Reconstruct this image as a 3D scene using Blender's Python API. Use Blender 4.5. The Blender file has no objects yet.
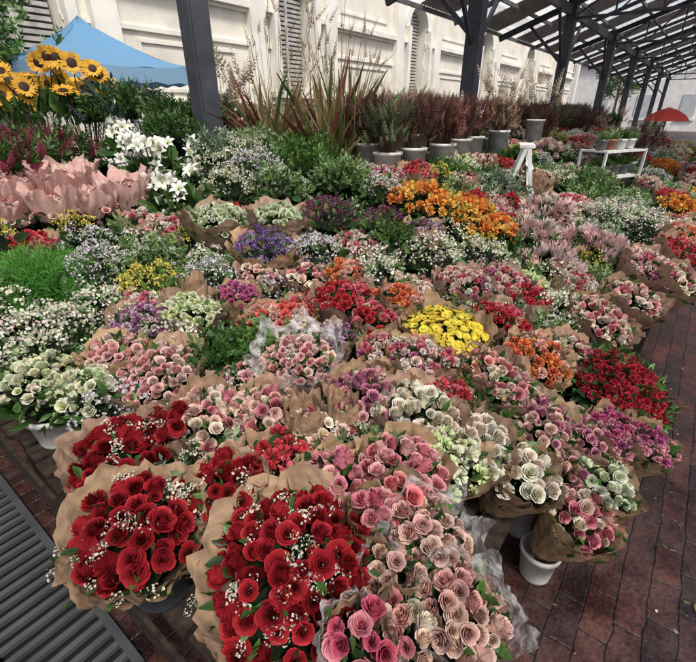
import bpy, math, numpy as np
from mathutils import Vector, Matrix
rng=np.random.default_rng(7)
sc=bpy.context.scene
# ---------------------------------------------------------------- materials
def newmat(name):
    m=bpy.data.materials.new(name);m.use_nodes=True
    nt=m.node_tree;nt.nodes.clear()
    out=nt.nodes.new('ShaderNodeOutputMaterial')
    return m,nt,out
def N_(nt,t,**k):
    n=nt.nodes.new(t)
    for a,b in k.items(): setattr(n,a,b)
    return n
def attr_mat(name,rough=.55,trans=.2,nscale=60,namt=.35,spec=.3,bump=0.0,crease=0.0):
    m,nt,out=newmat(name);L=nt.links
    at=N_(nt,'ShaderNodeAttribute',attribute_name='Col')
    tc=N_(nt,'ShaderNodeTexCoord')
    no=N_(nt,'ShaderNodeTexNoise');no.inputs['Scale'].default_value=nscale;no.inputs['Detail'].default_value=3
    L.new(tc.outputs['Object'],no.inputs['Vector'])
    mr=N_(nt,'ShaderNodeMapRange');mr.inputs[1].default_value=.3;mr.inputs[2].default_value=.7
    mr.inputs[3].default_value=1-namt;mr.inputs[4].default_value=1+namt*.6
    L.new(no.outputs[0],mr.inputs[0])
    vm=N_(nt,'ShaderNodeVectorMath',operation='SCALE')
    L.new(at.outputs['Color'],vm.inputs[0]);L.new(mr.outputs[0],vm.inputs['Scale'])
    p=N_(nt,'ShaderNodeBsdfPrincipled');p.inputs['Roughness'].default_value=rough
    p.inputs['Specular IOR Level'].default_value=spec
    L.new(vm.outputs[0],p.inputs['Base Color'])
    if bump>0:
        bp=N_(nt,'ShaderNodeBump');bp.inputs['Strength'].default_value=bump;bp.inputs['Distance'].default_value=.004
        L.new(no.outputs[0],bp.inputs['Height'])
        if crease>0:
            vo=N_(nt,'ShaderNodeTexVoronoi',feature='F1');vo.inputs['Scale'].default_value=crease
            L.new(tc.outputs['Object'],vo.inputs['Vector'])
            b2=N_(nt,'ShaderNodeBump');b2.inputs['Strength'].default_value=.55;b2.inputs['Distance'].default_value=.012
            L.new(vo.outputs['Distance'],b2.inputs['Height']);L.new(bp.outputs[0],b2.inputs['Normal']);L.new(b2.outputs[0],p.inputs['Normal'])
        else: L.new(bp.outputs[0],p.inputs['Normal'])
    if trans>0:
        t=N_(nt,'ShaderNodeBsdfTranslucent');L.new(vm.outputs[0],t.inputs[0])
        mx=N_(nt,'ShaderNodeMixShader');mx.inputs[0].default_value=trans
        L.new(p.outputs[0],mx.inputs[1]);L.new(t.outputs[0],mx.inputs[2]);L.new(mx.outputs[0],out.inputs[0])
    else: L.new(p.outputs[0],out.inputs[0])
    return m
PET=attr_mat('petal',.55,.2,120,.18,.2)
LEAF=attr_mat('leaf',.45,.2,80,.35,.35)
KRAFT=attr_mat('kraft_paper',.75,.15,28,.28,.2,.9,19)
PLAST=attr_mat('bucket_plastic',.35,0,12,.3,.4)
WOOD=attr_mat('weathered_wood',.8,0,25,.6,.15,.6)
STEEL=attr_mat('painted_steel',.5,0,6,.3,.4)
STONE=attr_mat('painted_stone',.85,0,1.6,.16,.1,.15)
def cello():
    m,nt,out=newmat('cellophane');L=nt.links
    at=N_(nt,'ShaderNodeAttribute',attribute_name='Col')
    g=N_(nt,'ShaderNodeBsdfPrincipled');g.inputs['Roughness'].default_value=.15
    L.new(at.outputs['Color'],g.inputs['Base Color'])
    tc=N_(nt,'ShaderNodeTexCoord')
    no=N_(nt,'ShaderNodeTexNoise');no.inputs['Scale'].default_value=26;no.inputs['Detail'].default_value=2
    L.new(tc.outputs['Object'],no.inputs['Vector'])
    bp=N_(nt,'ShaderNodeBump');bp.inputs['Strength'].default_value=.9;bp.inputs['Distance'].default_value=.02
    L.new(no.outputs[0],bp.inputs['Height']);L.new(bp.outputs[0],g.inputs['Normal'])
    t=N_(nt,'ShaderNodeBsdfTransparent')
    mr=N_(nt,'ShaderNodeMapRange');mr.inputs[1].default_value=.38;mr.inputs[2].default_value=.66
    mr.inputs[3].default_value=.12;mr.inputs[4].default_value=.6
    L.new(no.outputs[0],mr.inputs[0])
    mx=N_(nt,'ShaderNodeMixShader');L.new(mr.outputs[0],mx.inputs[0])
    L.new(t.outputs[0],mx.inputs[1]);L.new(g.outputs[0],mx.inputs[2]);L.new(mx.outputs[0],out.inputs[0])
    return m
CELLO=cello()
MATS=[PET,LEAF,KRAFT,PLAST,CELLO,WOOD,STEEL,STONE]
M_PET,M_LEAF,M_KRAFT,M_PLAST,M_CELLO,M_WOOD,M_STEEL,M_STONE=range(8)
# ---------------------------------------------------------------- geometry accumulator
class Proto:
    def __init__(s,V,F,w=None,mat=0):
        s.V=np.array(V,float);s.F=np.array(F,int);s.w=np.zeros(len(s.V)) if w is None else np.array(w,float);s.mat=mat
def merge(ps):
    V=[];F=[];W=[];o=0
    for p in ps:
        V.append(p.V);F.append(p.F+o);W.append(p.w);o+=len(p.V)
    return Proto(np.concatenate(V),np.concatenate(F),np.concatenate(W),ps[0].mat)
class Acc:
    def __init__(s): s.V=[];s.F=[];s.M=[];s.C=[];s.S=[];s.o=0
    def raw(s,V,F,mat,col,smooth=True):
        V=np.asarray(V,float);F=np.asarray(F,int)
        col=np.asarray(col,float)
        if col.ndim==1: col=np.tile(col,(len(V),1))
        s.V.append(V);s.F.append(F+s.o);s.M.append(np.full(len(F),mat));s.C.append(col)
        s.S.append(np.full(len(F),smooth));s.o+=len(V)
    def inst(s,p,pos,R,scale,c1,c2,mat=None,smooth=True):
        n=len(pos)
        if n==0:return
        scale=np.broadcast_to(np.asarray(scale,float).reshape(n if np.size(scale)==n else 1,-1),(n,3)) if np.ndim(scale)<2 else scale
        pv=p.V[None]*scale[:,None,:]
        V=np.einsum('nij,nvj->nvi',R,pv)+pos[:,None,:]
        F=p.F[None]+(np.arange(n)*len(p.V))[:,None,None]
        c1=np.broadcast_to(c1,(n,3));c2=np.broadcast_to(c2,(n,3))
        w=p.w[None,:,None]
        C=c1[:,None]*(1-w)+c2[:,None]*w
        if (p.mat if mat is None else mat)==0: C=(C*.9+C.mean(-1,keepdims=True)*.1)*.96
        s.raw(V.reshape(-1,3),F.reshape(-1,3),p.mat if mat is None else mat,C.reshape(-1,3),smooth)
    def build(s,name,loc=(0,0,0)):
        V=np.concatenate(s.V);F=np.concatenate(s.F);M=np.concatenate(s.M);C=np.concatenate(s.C);S=np.concatenate(s.S)
        me=bpy.data.meshes.new(name)
        me.vertices.add(len(V));me.vertices.foreach_set('co',V.astype(np.float32).ravel())
        me.loops.add(F.size);me.loops.foreach_set('vertex_index',F.astype(np.int32).ravel())
        me.polygons.add(len(F));me.polygons.foreach_set('loop_start',np.arange(0,F.size,3,dtype=np.int32))
        try: me.polygons.foreach_set('loop_total',np.full(len(F),3,dtype=np.int32))
        except Exception: pass
        used=sorted(set(M.tolist()));mp=np.zeros(len(MATS),int)
        for i,u in enumerate(used): me.materials.append(MATS[u]);mp[u]=i
        me.polygons.foreach_set('material_index',mp[M].astype(np.int32))
        me.polygons.foreach_set('use_smooth',S.astype(bool))
        a=me.color_attributes.new('Col','FLOAT_COLOR','POINT')
        a.data.foreach_set('color',np.concatenate([np.clip(C,0,1),np.ones((len(C),1))],1).astype(np.float32).ravel())
        me.update(calc_edges=True)
        ob=bpy.data.objects.new(name,me);ob.location=loc
        sc.collection.objects.link(ob);return ob
def nrm(v): return v/np.maximum(np.linalg.norm(v,axis=-1,keepdims=True),1e-9)
def frames(ax,spin):
    ax=nrm(ax);ref=np.where(np.abs(ax[:,2:3])<.95,np.array([[0,0,1.]]),np.array([[1.,0,0]]))
    x=nrm(np.cross(ref,ax));y=np.cross(ax,x)
    c=np.cos(spin)[:,None];s_=np.sin(spin)[:,None]
    X=x*c+y*s_;Y=-x*s_+y*c
    return np.stack([X,Y,ax],-1)
def grid(nu,nv,fn,wfn=None,mat=0):
    V=[];W=[]
    for j in range(nv+1):
        for i in range(nu+1):
            u=-1+2*i/nu;v=j/nv;V.append(fn(u,v));W.append(wfn(u,v) if wfn else 0)
    F=[]
    for j in range(nv):
        for i in range(nu):
            a=j*(nu+1)+i;b=a+1;c=b+nu+1;d=a+nu+1;F+=[(a,b,c),(a,c,d)]
    return Proto(V,F,W,mat)
def petal(rb,rt,zb,zt,ang,th,roll,nu,nv,seed,wl=1.0,point=.0):
    r_=np.random.default_rng(seed);ph=r_.uniform(0,6);tw=r_.uniform(-.06,.06)
    def fn(u,v):
        r=rb+(rt-rb)*v**1.3+.07*u+.035*math.sin(3.3*u+ph)*v
        z=zb+(zt-zb)*(v**.8)*(1-.2*u*u)+tw*u*v
        if v>.8: r+=roll*(1-.4*u*u);z-=roll*.75*(1-.3*u*u)
        if v>.9: r+=point*(1-abs(u))**1.5
        a=th+u*ang*(.6+.4*min(1,v*1.6))*(1-.12*(v>.9))
        return (r*math.cos(a),r*math.sin(a),z)
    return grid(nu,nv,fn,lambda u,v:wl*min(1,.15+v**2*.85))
def rose(lod,seed,openness=1.0):
    r_=np.random.default_rng(seed);ps=[]
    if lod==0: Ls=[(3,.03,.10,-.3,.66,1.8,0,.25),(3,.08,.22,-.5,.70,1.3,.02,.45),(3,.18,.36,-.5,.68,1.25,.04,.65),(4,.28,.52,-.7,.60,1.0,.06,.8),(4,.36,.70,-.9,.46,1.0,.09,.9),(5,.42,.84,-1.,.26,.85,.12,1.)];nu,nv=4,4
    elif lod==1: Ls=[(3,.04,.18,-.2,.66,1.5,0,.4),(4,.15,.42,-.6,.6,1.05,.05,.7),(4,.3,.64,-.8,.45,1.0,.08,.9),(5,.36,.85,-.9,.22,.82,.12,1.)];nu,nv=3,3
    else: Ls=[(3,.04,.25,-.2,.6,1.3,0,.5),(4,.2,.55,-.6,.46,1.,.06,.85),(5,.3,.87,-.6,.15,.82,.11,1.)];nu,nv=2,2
    for k,(n,rb,rt,zb,zt,ang,roll,wl) in enumerate(Ls):
        t0=r_.uniform(0,6)
        for i in range(n):
            ps.append(petal(rb,rt*(.82+.18*openness)*r_.uniform(.92,1.08),zb,zt*r_.uniform(.92,1.05)+r_.uniform(-.04,.04),ang,t0+i*2*math.pi/n+r_.uniform(-.18,.18),roll*openness*r_.uniform(.6,1.4),nu,nv,seed*50+k*9+i,wl,.05 if k>2 else 0))
    return merge(ps)
def kites(dirs,base,length,width,lift=0,seed=0,mat=0,cw=1.0):
    r_=np.random.default_rng(seed);V=[];F=[];W=[]
    for d in dirs:
        d=np.array(d,float)+r_.normal(size=3)*.08;d/=np.linalg.norm(d)
        t=np.cross(d,r_.normal(size=3));t/=np.linalg.norm(t)
        n=np.cross(d,t)
        l=length*r_.uniform(.8,1.12)
        o=len(V)
        V+=[d*base,d*(base+l*.75)+t*width+n*lift,d*(base+l*1.02)+t*width*.55-n*lift*2,d*(base+l*.9),d*(base+l)-t*width*.5-n*lift,d*(base+l*.75)-t*width+n*lift*2]
        W+=[0,.6*cw,cw,.8*cw,cw,.6*cw];F+=[(o,o+1,o+2),(o,o+2,o+3),(o,o+3,o+4),(o,o+4,o+5)]
    return Proto(V,F,W,mat)
def fib(n,zmin=-.2):
    i=np.arange(n)+.5;z=1-(1-zmin)*i/n;a=i*2.399963
    r=np.sqrt(np.maximum(0,1-z*z));return np.stack([r*np.cos(a),r*np.sin(a),z],1)
CARN=[kites(fib(46,-.3),.25,.72,.24,.05,s) for s in (1,2,3)]
CARNL=[kites(fib(18,-.2),.2,.8,.3,.04,s) for s in (1,2)]
def daisy(n,disk,seed,up=.25):
    r_=np.random.default_rng(seed);V=[];F=[];W=[]
    for k in range(n):
        a=2*math.pi*k/n+r_.uniform(-.1,.1);l=r_.uniform(.9,1.05);u=up*r_.uniform(.3,1.3)
        ca,sa=math.cos(a),math.sin(a);wd=1.7/n*1.6
        def P(r,s,z): return (r*ca-s*sa,r*sa+s*ca,z)
        o=len(V);V+=[P(disk*.8,0,0),P(l*.65,wd,u*.5+.03),P(l,0,u),P(l*.65,-wd,u*.5+.03)];W+=[0]*4
        F+=[(o,o+1,o+2),(o,o+2,o+3)]
    o=len(V);V.append((0,0,.16));W.append(1)
    for k in range(10): a=k*.6283;V.append((disk*math.cos(a),disk*math.sin(a),.03));W.append(1)
    for k in range(10): F.append((o,o+1+k,o+1+(k+1)%10))
    return Proto(V,F,W)
DAISY=[daisy(16,.3,1),daisy(18,.28,2)]
SUNF=[merge([daisy(20,.45,1,.1),daisy(17,.4,5,.3)])]
BLOS=daisy(5,.2,9,.3)
def sprig(nb,seed,size=.16,spread=1.):
    r_=np.random.default_rng(seed);ps=[]
    d=r_.normal(size=(nb,3));d[:,2]=np.abs(d[:,2])*.7;d=nrm(d)*r_.uniform(.5,1,(nb,1))*spread
    for k in range(nb):
        R=frames(nrm(d[k:k+1]+r_.normal(size=(1,3))*.5),np.array([r_.uniform(0,6)]))[0]
        ps.append(Proto((BLOS.V*size*r_.uniform(.7,1.2))@R.T+d[k],BLOS.F,BLOS.w*.6+r_.uniform(0,.4)))
    return merge(ps)
def sprig_lo(nb,seed,size=.2):
    r_=np.random.default_rng(seed)
    d=r_.normal(size=(nb,3));d[:,2]=np.abs(d[:,2])*.7;d=nrm(d)*r_.uniform(.45,1,(nb,1))
    V=[];F=[];W=[]
    for k in range(nb):
        R=frames(nrm(d[k:k+1]+r_.normal(size=(1,3))*.5),np.array([r_.uniform(0,6)]))[0]
        q=np.array([(1,0,0),(0,1,.1),(-1,0,0),(0,-1,.1)])*size*r_.uniform(.6,1.2)
        o=len(V);V+=list(q@R.T+d[k]);F+=[(o,o+1,o+2),(o,o+2,o+3)];W+=[r_.uniform(0,1)]*4
    return Proto(V,F,W)
SPR=[sprig(18,s,.17) for s in (1,2,3)]
SPRL=[sprig_lo(18,s) for s in (4,5,6)]
def leafp(wd=.22,curl=.25,n=4):
    V=[];W=[];F=[]
    for j in range(n+1):
        v=j/n;w_=wd*math.sin(math.pi*min(1,v*.93+.04))**.8;z=v;y=-curl*v*v
        V+=[(-w_,y+.35*w_,z),(0,y,z),(w_,y+.35*w_,z)];W+=[.5,0,.5]
    for j in range(n):
        for i in range(2):
            a=j*3+i;F+=[(a,a+1,a+4),(a,a+4,a+3)]
    return Proto(V,F,W,M_LEAF)
LEAFP=[leafp(.2,.3,3),leafp(.28,.2,3)];BLADE=leafp(.022,.35,5)
def branch(nl,ll,wd,seed,spread=.9,c=.2):
    r_=np.random.default_rng(seed);ps=[];lf=leafp(wd,c,2)
    for k in range(nl):
        t=.15+.85*k/nl;a=k*2.4
        ax=np.array([[math.cos(a)*spread,math.sin(a)*spread,.6+.5*t]])
        R=frames(ax,np.array([r_.uniform(0,6)]))[0]
        ps.append(Proto((lf.V*ll*r_.uniform(.7,1.2)*(1.1-.5*t))@R.T+np.array([0,0,t]),lf.F,np.clip(lf.w*.6+t*.5,0,1),M_LEAF))
    st=Proto([(-.012,0,0),(.012,0,0),(0,0,1)],[(0,1,2)],None,M_LEAF)
    return merge(ps+[st])
BR=[branch(12,.42,.22,1),branch(14,.36,.26,2)];BRN=[branch(22,.4,.05,3,.8),branch(26,.35,.05,4,1.)];BRR=[branch(12,.3,.42,5)]
def spike(n,rad,seed,sz=.1):
    r_=np.random.default_rng(seed);V=[];F=[];W=[]
    for k in range(n):
        t=k/n;a=k*2.4;r=rad*(1-t*.85)
        d=np.array([math.cos(a),math.sin(a),.5]);c=np.array([0,0,.1+.9*t])
        t2=np.array([-math.sin(a),math.cos(a),0]);o=len(V);s_=sz*(1.1-t*.6)
        V+=[c+d*r*.2,c+d*r*.8+t2*s_*.5,c+d*r*(1+.3*r_.uniform()),c+d*r*.8-t2*s_*.5];W+=[0,.5,1,.5];F+=[(o,o+1,o+2),(o,o+2,o+3)]
    return Proto(V,F,W)
SPK=[spike(46,.14,1),spike(40,.18,2,.14)]
def protea(seed):
    r_=np.random.default_rng(seed);ps=[]
    for (n,rb,rm,rt,zt,wd) in [(8,.1,.3,.32,.85,.15),(10,.2,.5,.62,.8,.17),(11,.25,.65,.95,.55,.17)]:
        t0=r_.uniform(0,6)
        for k in range(n):
            a=t0+2*math.pi*k/n+r_.uniform(-.1,.1);ca,sa=math.cos(a),math.sin(a)
            def P(r,s,z): return (r*ca-s*sa,r*sa+s*ca,z)
            V=[P(rb,0,-.5),P(rm,wd,zt*.4-.1),P(rm*1.08,0,zt*.4-.14),P(rm,-wd,zt*.4-.1),P(rt,0,zt)]
            ps.append(Proto(V,[(0,1,2),(0,2,3),(1,4,2),(2,4,3)],[0,.4,.3,.4,1]))
    return merge(ps)
PROT=[protea(1),protea(2)]
def lily(seed):
    r_=np.random.default_rng(seed);ps=[]
    for k in range(6):
        a=k*math.pi/3+r_.uniform(-.08,.08)
        def fn(u,v):
            w_=.26*math.sin(math.pi*min(1,v*.9+.08));r=.1+.95*v**1.1;z=-.5+1.0*v**.6-.45*v**3
            s=u*w_;return (r*math.cos(a)-s*math.sin(a),r*math.sin(a)+s*math.cos(a),z+.1*u*u*(1-v))
        ps.append(grid(2,4,fn,lambda u,v:max(0,1-v*2)))
    return merge(ps)
LILY=[lily(1),lily(2)]
R0=[rose(0,s,o) for s,o in ((1,1),(2,.5),(3,1.2),(4,.8),(11,.95),(12,.3))];R1=[rose(1,s,o) for s,o in ((5,1),(6,.5),(7,1.1))];R2=[rose(2,s) for s in (8,9)]
POD=Proto(*(lambda V:(V,[(0,1,2),(0,2,3),(0,3,4),(0,4,1),(5,2,1),(5,3,2),(5,4,3),(5,1,4)]))([(0,0,1.),(.45,0,0),(0,.45,0),(-.45,0,0),(0,-.45,0),(0,0,-.6)]))
G_LEAF=((.03,.08,.018),(.08,.16,.035));G_PALE=((.11,.19,.06),(.2,.3,.11));G_GREY=((.13,.19,.12),(.23,.3,.2));G_DARK=((.012,.035,.01),(.035,.075,.018));G_MID=((.05,.12,.025),(.12,.22,.05))
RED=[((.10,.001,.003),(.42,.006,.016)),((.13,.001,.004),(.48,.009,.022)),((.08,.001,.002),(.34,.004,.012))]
K=dict(
 redrose=dict(n='red_rose_bouquet',f='rose',r=.031,pal=RED,d=1.12,fill=((.74,.72,.62),.75),wrap='k'),
 rosecream=dict(n='pink_and_cream_rose_bouquet',f='rose',r=.024,pal=[((.66,.30,.24),(.74,.42,.40)),((.72,.5,.34),(.76,.60,.49)),((.5,.1,.13),(.69,.26,.30)),((.74,.62,.44),(.78,.70,.58)),((.72,.5,.36),(.75,.48,.45))],d=1.05,fill=None,wrap='k'),
 pinkspray=dict(n='pink_spray_rose_bouquet',f='rose',r=.02,pal=[((.66,.26,.24),(.76,.48,.44)),((.6,.2,.2),(.74,.40,.38)),((.74,.5,.42),(.77,.60,.53))],d=1.05,fill=((.6,.5,.4),.1),wrap='k'),
 lisi=dict(n='white_lisianthus_bunch',f='rose',r=.023,pal=[((.5,.58,.2),(.78,.78,.62)),((.42,.52,.2),(.72,.74,.5)),((.66,.62,.36),(.8,.78,.68))],d=1.0,fill=((.5,.6,.3),.2),wrap='b',skirt=.5),
 wfill=dict(n='white_waxflower_bunch',f='spr',r=.042,pal=[((.72,.72,.62),(.5,.58,.28)),((.6,.63,.42),(.7,.7,.5)),((.76,.74,.66),(.66,.5,.44))],d=2.0,fill=None,wrap='b'),
 pinkrose=dict(n='pink_rose_bouquet',f='rose',r=.026,pal=[((.62,.15,.18),(.76,.38,.40)),((.48,.06,.11),(.71,.27,.32)),((.7,.3,.28),(.77,.5,.48))],d=1.08,fill=None,wrap='k'),
 coralrose=dict(n='coral_rose_bouquet',f='rose',r=.03,pal=[((.6,.09,.1),(.76,.3,.30))],d=1.05,fill=None,wrap='k'),
 mauverose=dict(n='mauve_rose_bouquet',f='rose',r=.024,pal=[((.4,.08,.14),(.66,.3,.35)),((.6,.2,.2),(.75,.46,.45)),((.3,.05,.14),(.55,.22,.32))],d=1.05,fill=((.6,.55,.4),.1),wrap='k'),
 cream=dict(n='cream_rose_bouquet',f='rose',r=.027,pal=[((.68,.56,.36),(.79,.75,.64)),((.7,.54,.38),(.78,.70,.6)),((.6,.57,.34),(.79,.77,.66))],d=1.05,fill=None,wrap='k'),
 peach=dict(n='peach_rose_bouquet',f='rose',r=.025,pal=[((.7,.28,.16),(.78,.52,.40)),((.7,.22,.18),(.76,.45,.40))],d=1.05,fill=None,wrap='k'),
 orange=dict(n='orange_flower_bouquet',f='carn',r=.025,pal=[((.7,.14,.02),(.78,.28,.06)),((.66,.08,.03),(.75,.2,.08)),((.74,.45,.36),(.76,.4,.3))],d=.9,fill=((.6,.55,.4),.25),wrap='k'),
 mauve=dict(n='mauve_lisianthus_bouquet',f='rose',r=.021,pal=[((.3,.04,.12),(.62,.26,.34)),((.42,.12,.16),(.7,.42,.42)),((.62,.36,.28),(.73,.54,.46))],d=1.05,fill=None,wrap='k'),
 magenta=dict(n='magenta_stock_bouquet',f='carn',r=.019,pal=[((.36,.02,.1),(.6,.12,.26)),((.3,.03,.14),(.52,.13,.3)),((.6,.2,.28),(.72,.38,.4))],d=1.05,fill=None,wrap='k'),
 wgreen=dict(n='white_green_lisianthus_bouquet',f='rose',r=.022,pal=[((.5,.6,.3),(.78,.78,.66)),((.44,.55,.26),(.72,.76,.55))],d=1.0,fill=((.6,.64,.45),.3),wrap='k'),
 redmum=dict(n='red_chrysanthemum_bunch',f='carn',r=.0165,pal=[((.40,.006,.02),(.60,.03,.07)),((.33,.004,.015),(.52,.02,.05))],d=1.5,fill=None,wrap='b',leaf=.8,skirt=3.5,lsz=.06),
 beige=dict(n='beige_rose_bouquet',f='rose',r=.025,pal=[((.5,.24,.17),(.74,.51,.42)),((.55,.31,.21),(.76,.58,.48)),((.48,.2,.16),(.72,.45,.39))],d=1.2,fill=None,wrap='c'),
 hotpink=dict(n='hot_pink_rose_bouquet',f='rose',r=.026,pal=[((.4,.02,.07),(.7,.12,.2)),((.5,.06,.12),(.74,.3,.34))],d=1.1,fill=None,wrap='c'),
 yellow=dict(n='yellow_daisy_bunch',f='daisy',r=.022,pal=[((.74,.55,.01),(.6,.46,.02)),((.77,.6,.03),(.56,.4,.02))],d=2.0,fill=None,wrap='k'),
 pinkmix=dict(n='mixed_pink_bouquet',f='carn',r=.021,pal=[((.6,.14,.2),(.74,.34,.38)),((.32,.05,.14),(.52,.16,.28)),((.74,.62,.55),(.77,.69,.6)),((.5,.05,.08),(.66,.18,.2)),((.72,.5,.42),(.77,.6,.5)),((.74,.4,.38),(.77,.52,.46))],d=.9,fill=((.62,.62,.5),.4),wrap='k'),
 wspray=dict(n='cellophane_wrapped_rose_bouquet',f='rose',r=.019,pal=[((.72,.42,.34),(.78,.66,.58)),((.66,.2,.2),(.75,.48,.44))],d=1.05,fill=((.7,.68,.6),.2),wrap='c'),
 coral=dict(n='coral_carnation_bouquet',f='carn',r=.028,pal=[((.6,.04,.035),(.74,.15,.12)),((.62,.1,.07),(.75,.26,.2)),((.7,.4,.32),(.74,.4,.33))],d=.9,fill=((.6,.6,.5),.15),wrap='k'),
 redcarn=dict(n='red_carnation_bouquet',f='carn',r=.025,pal=[((.36,.005,.01),(.54,.025,.035)),((.4,.008,.02),(.58,.04,.06)),((.56,.06,.1),(.66,.14,.18))],d=.9,fill=((.5,.55,.4),.2),wrap='k'),
 ystat=dict(n='yellow_statice_bunch',f='spr',r=.035,pal=[((.70,.52,.04),(.6,.5,.05)),((.74,.6,.1),(.5,.5,.06))],d=1.8,fill=None,wrap='b'),
 ggreen=dict(n='grey_green_foliage_bunch',f='grn',r=.12,pal=[G_GREY,G_PALE],b='BR',d=1.3,fill=((.6,.63,.54),.4),wrap='b'),
 lavgrey=dict(n='lavender_statice_bunch',f='spr',r=.035,pal=[((.6,.54,.58),(.68,.66,.62)),((.66,.64,.6),(.5,.46,.5)),((.5,.44,.5),(.64,.58,.6))],d=1.8,fill=None,wrap='b'),
 dill=dict(n='green_dill_bunch',f='grn',r=.15,pal=[((.05,.2,.03),(.14,.36,.06)),((.04,.15,.03),(.12,.3,.05))],b='BRN',d=5,fill=None,wrap='b'),
 purple=dict(n='purple_lisianthus_bouquet',f='carn',r=.02,pal=[((.22,.06,.18),(.44,.2,.36)),((.5,.32,.4),(.64,.48,.54)),((.15,.04,.12),(.34,.13,.26))],d=.95,fill=((.5,.55,.4),.3),wrap='k'),
 lgreen=dict(n='pale_green_carnation_bouquet',f='carn',r=.024,pal=[((.5,.62,.2),(.68,.74,.42)),((.6,.66,.36),(.76,.76,.57))],d=.95,fill=None,wrap='k'),
 purpleb=dict(n='purple_statice_bunch',f='spr',r=.03,pal=[((.13,.05,.32),(.25,.13,.44)),((.2,.08,.36),(.36,.22,.5)),((.09,.03,.2),(.2,.1,.34))],d=2.0,fill=None,wrap='k'),
 dpurple=dict(n='dark_purple_amaranth_bunch',f='spr',r=.03,pal=[((.12,.02,.07),(.22,.05,.11)),((.07,.015,.06),(.16,.04,.11))],d=2.0,fill=None,wrap='b'),
 green=dict(n='green_foliage_bunch',f='grn',r=.13,pal=[G_LEAF,G_PALE,G_MID],b='BR',d=1.9,fill=None,wrap='b'),
 pinkwrap=dict(n='pink_wrapped_rose_bouquet',f='rose',r=.028,pal=[((.66,.2,.2),(.76,.42,.4)),((.74,.45,.38),(.78,.58,.5))],d=1.0,fill=None,wrap='p'),
 orangebig=dict(n='orange_pincushion_bunch',f='carn',r=.035,pal=[((.70,.19,.012),(.78,.33,.03)),((.68,.13,.01),(.76,.25,.03)),((.72,.36,.03),(.77,.44,.06))],d=1.0,fill=None,wrap='b'),
 protea=dict(n='pink_protea_bunch',f='prot',r=.062,pal=[((.66,.36,.33),(.78,.60,.56)),((.7,.45,.42),(.79,.66,.61)),((.55,.27,.27),(.74,.50,.48))],d=1.4,fill=((.5,.55,.4),.2),wrap='b',leaf=2.5,lsz=.08),
)
def base_h(D,N):
    if N<.2: return 0.004
    if N<1.6: return .35
    if N<2.4: return .48
    if N<3.3: return .62
    return .85
def jit(c,n,a=.12):
    return np.clip(c*(1+rng.normal(0,a,(n,1)))*(1+rng.normal(0,a*.35,(n,3))),0,.85)
def tiltmat(v):
    ang=np.linalg.norm(v)
    if ang<1e-4:return np.eye(3)
    ax=np.array([-v[1],v[0],0])/ang
    return np.array(Matrix.Rotation(ang,3,Vector(ax)))
def dome_pts(n,R,dome,j=.25):
    i=np.arange(n)+.5;rho=np.sqrt(i/n);a=i*2.399963+rng.uniform(0,6)
    p=np.stack([rho*np.cos(a),rho*np.sin(a)],1)+rng.normal(0,j/math.sqrt(max(n,1)),(n,2))
    rr=np.linalg.norm(p,axis=1)
    pos=np.stack([p[:,0]*R,p[:,1]*R,-dome*R*rr**2],1)
    nn=nrm(np.stack([p[:,0]*2*dome,p[:,1]*2*dome,np.ones(n)],1))
    return pos,nn
def wrap_cone(A,R,L,T,mat,col,top,peak=.3,rb=.3,flare=1.1,k=None,crump=.0):
    ns=72;nl=8;th=np.linspace(0,2*math.pi,ns,endpoint=False)
    k=k or rng.integers(3,6);ph=rng.uniform(0,6)
    tri=np.abs(((th*k/(2*math.pi)+ph+.12*np.sin(th*2+ph))%1)-.5)*2
    edge=peak*R*(tri**1.5-.35)+.05*R*np.sin(th*7+ph)+.03*R*rng.normal(size=ns)
    pk=rng.integers(9,15);ple=np.sin(th*pk+ph)+.5*np.sin(th*(pk*2+1)+1.3*ph)+.5*rng.normal(size=ns)
    V=[];C=[]
    for j in range(nl+1):
        v=j/nl
        r=R*(rb+(flare-rb)*v**.85)*(1+.05*ple*v*(1-.2*v)+crump*v*rng.normal(size=ns))+ (edge*.35*max(0,v-.75)*4*.5)
        z=-L+(L+top*R)*v+edge*v**4+.008*np.sin(th*9+j*1.7)
        V.append(np.stack([r*np.cos(th),r*np.sin(th),z],1));C.append(np.tile(np.array(col)*(1+.05*rng.normal()),(ns,1)))
    V=np.concatenate(V)@T.T;F=[]
    for j in range(nl):
        for i in range(ns):
            a=j*ns+i;b=j*ns+(i+1)%ns;F+=[(a,b,b+ns),(a,b+ns,a+ns)]
    return V,F,mat,np.concatenate(C)
def lathe(A,prof,c,mat,col,ns=20):
    th=np.linspace(0,2*math.pi,ns,endpoint=False);V=[];F=[]
    for r,z in prof: V.append(np.stack([c[0]+r*np.cos(th),c[1]+r*np.sin(th),np.full(ns,c[2]+z)],1))
    for j in range(len(prof)-1):
        for i in range(ns):
            a=j*ns+i;b=j*ns+(i+1)%ns;F+=[(a,b,b+ns),(a,b+ns,a+ns)]
    A.raw(np.concatenate(V),F,mat,col)
def bucket(A,c,r,h,col):
    lathe(A,[(.01,0),(r*.78,0),(r*.8,.01),(r*.97,h-.03),(r*1.06,h-.028),(r*1.07,h),(r*.98,h),(r*.92,h-.02),(r*.8,.04)],c,M_PLAST,col)
BCOL=[(.03,.03,.035),(.4,.4,.38),(.05,.06,.07),(.2,.2,.2),(.03,.04,.07),(.5,.49,.45),(.02,.02,.02)]
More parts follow.
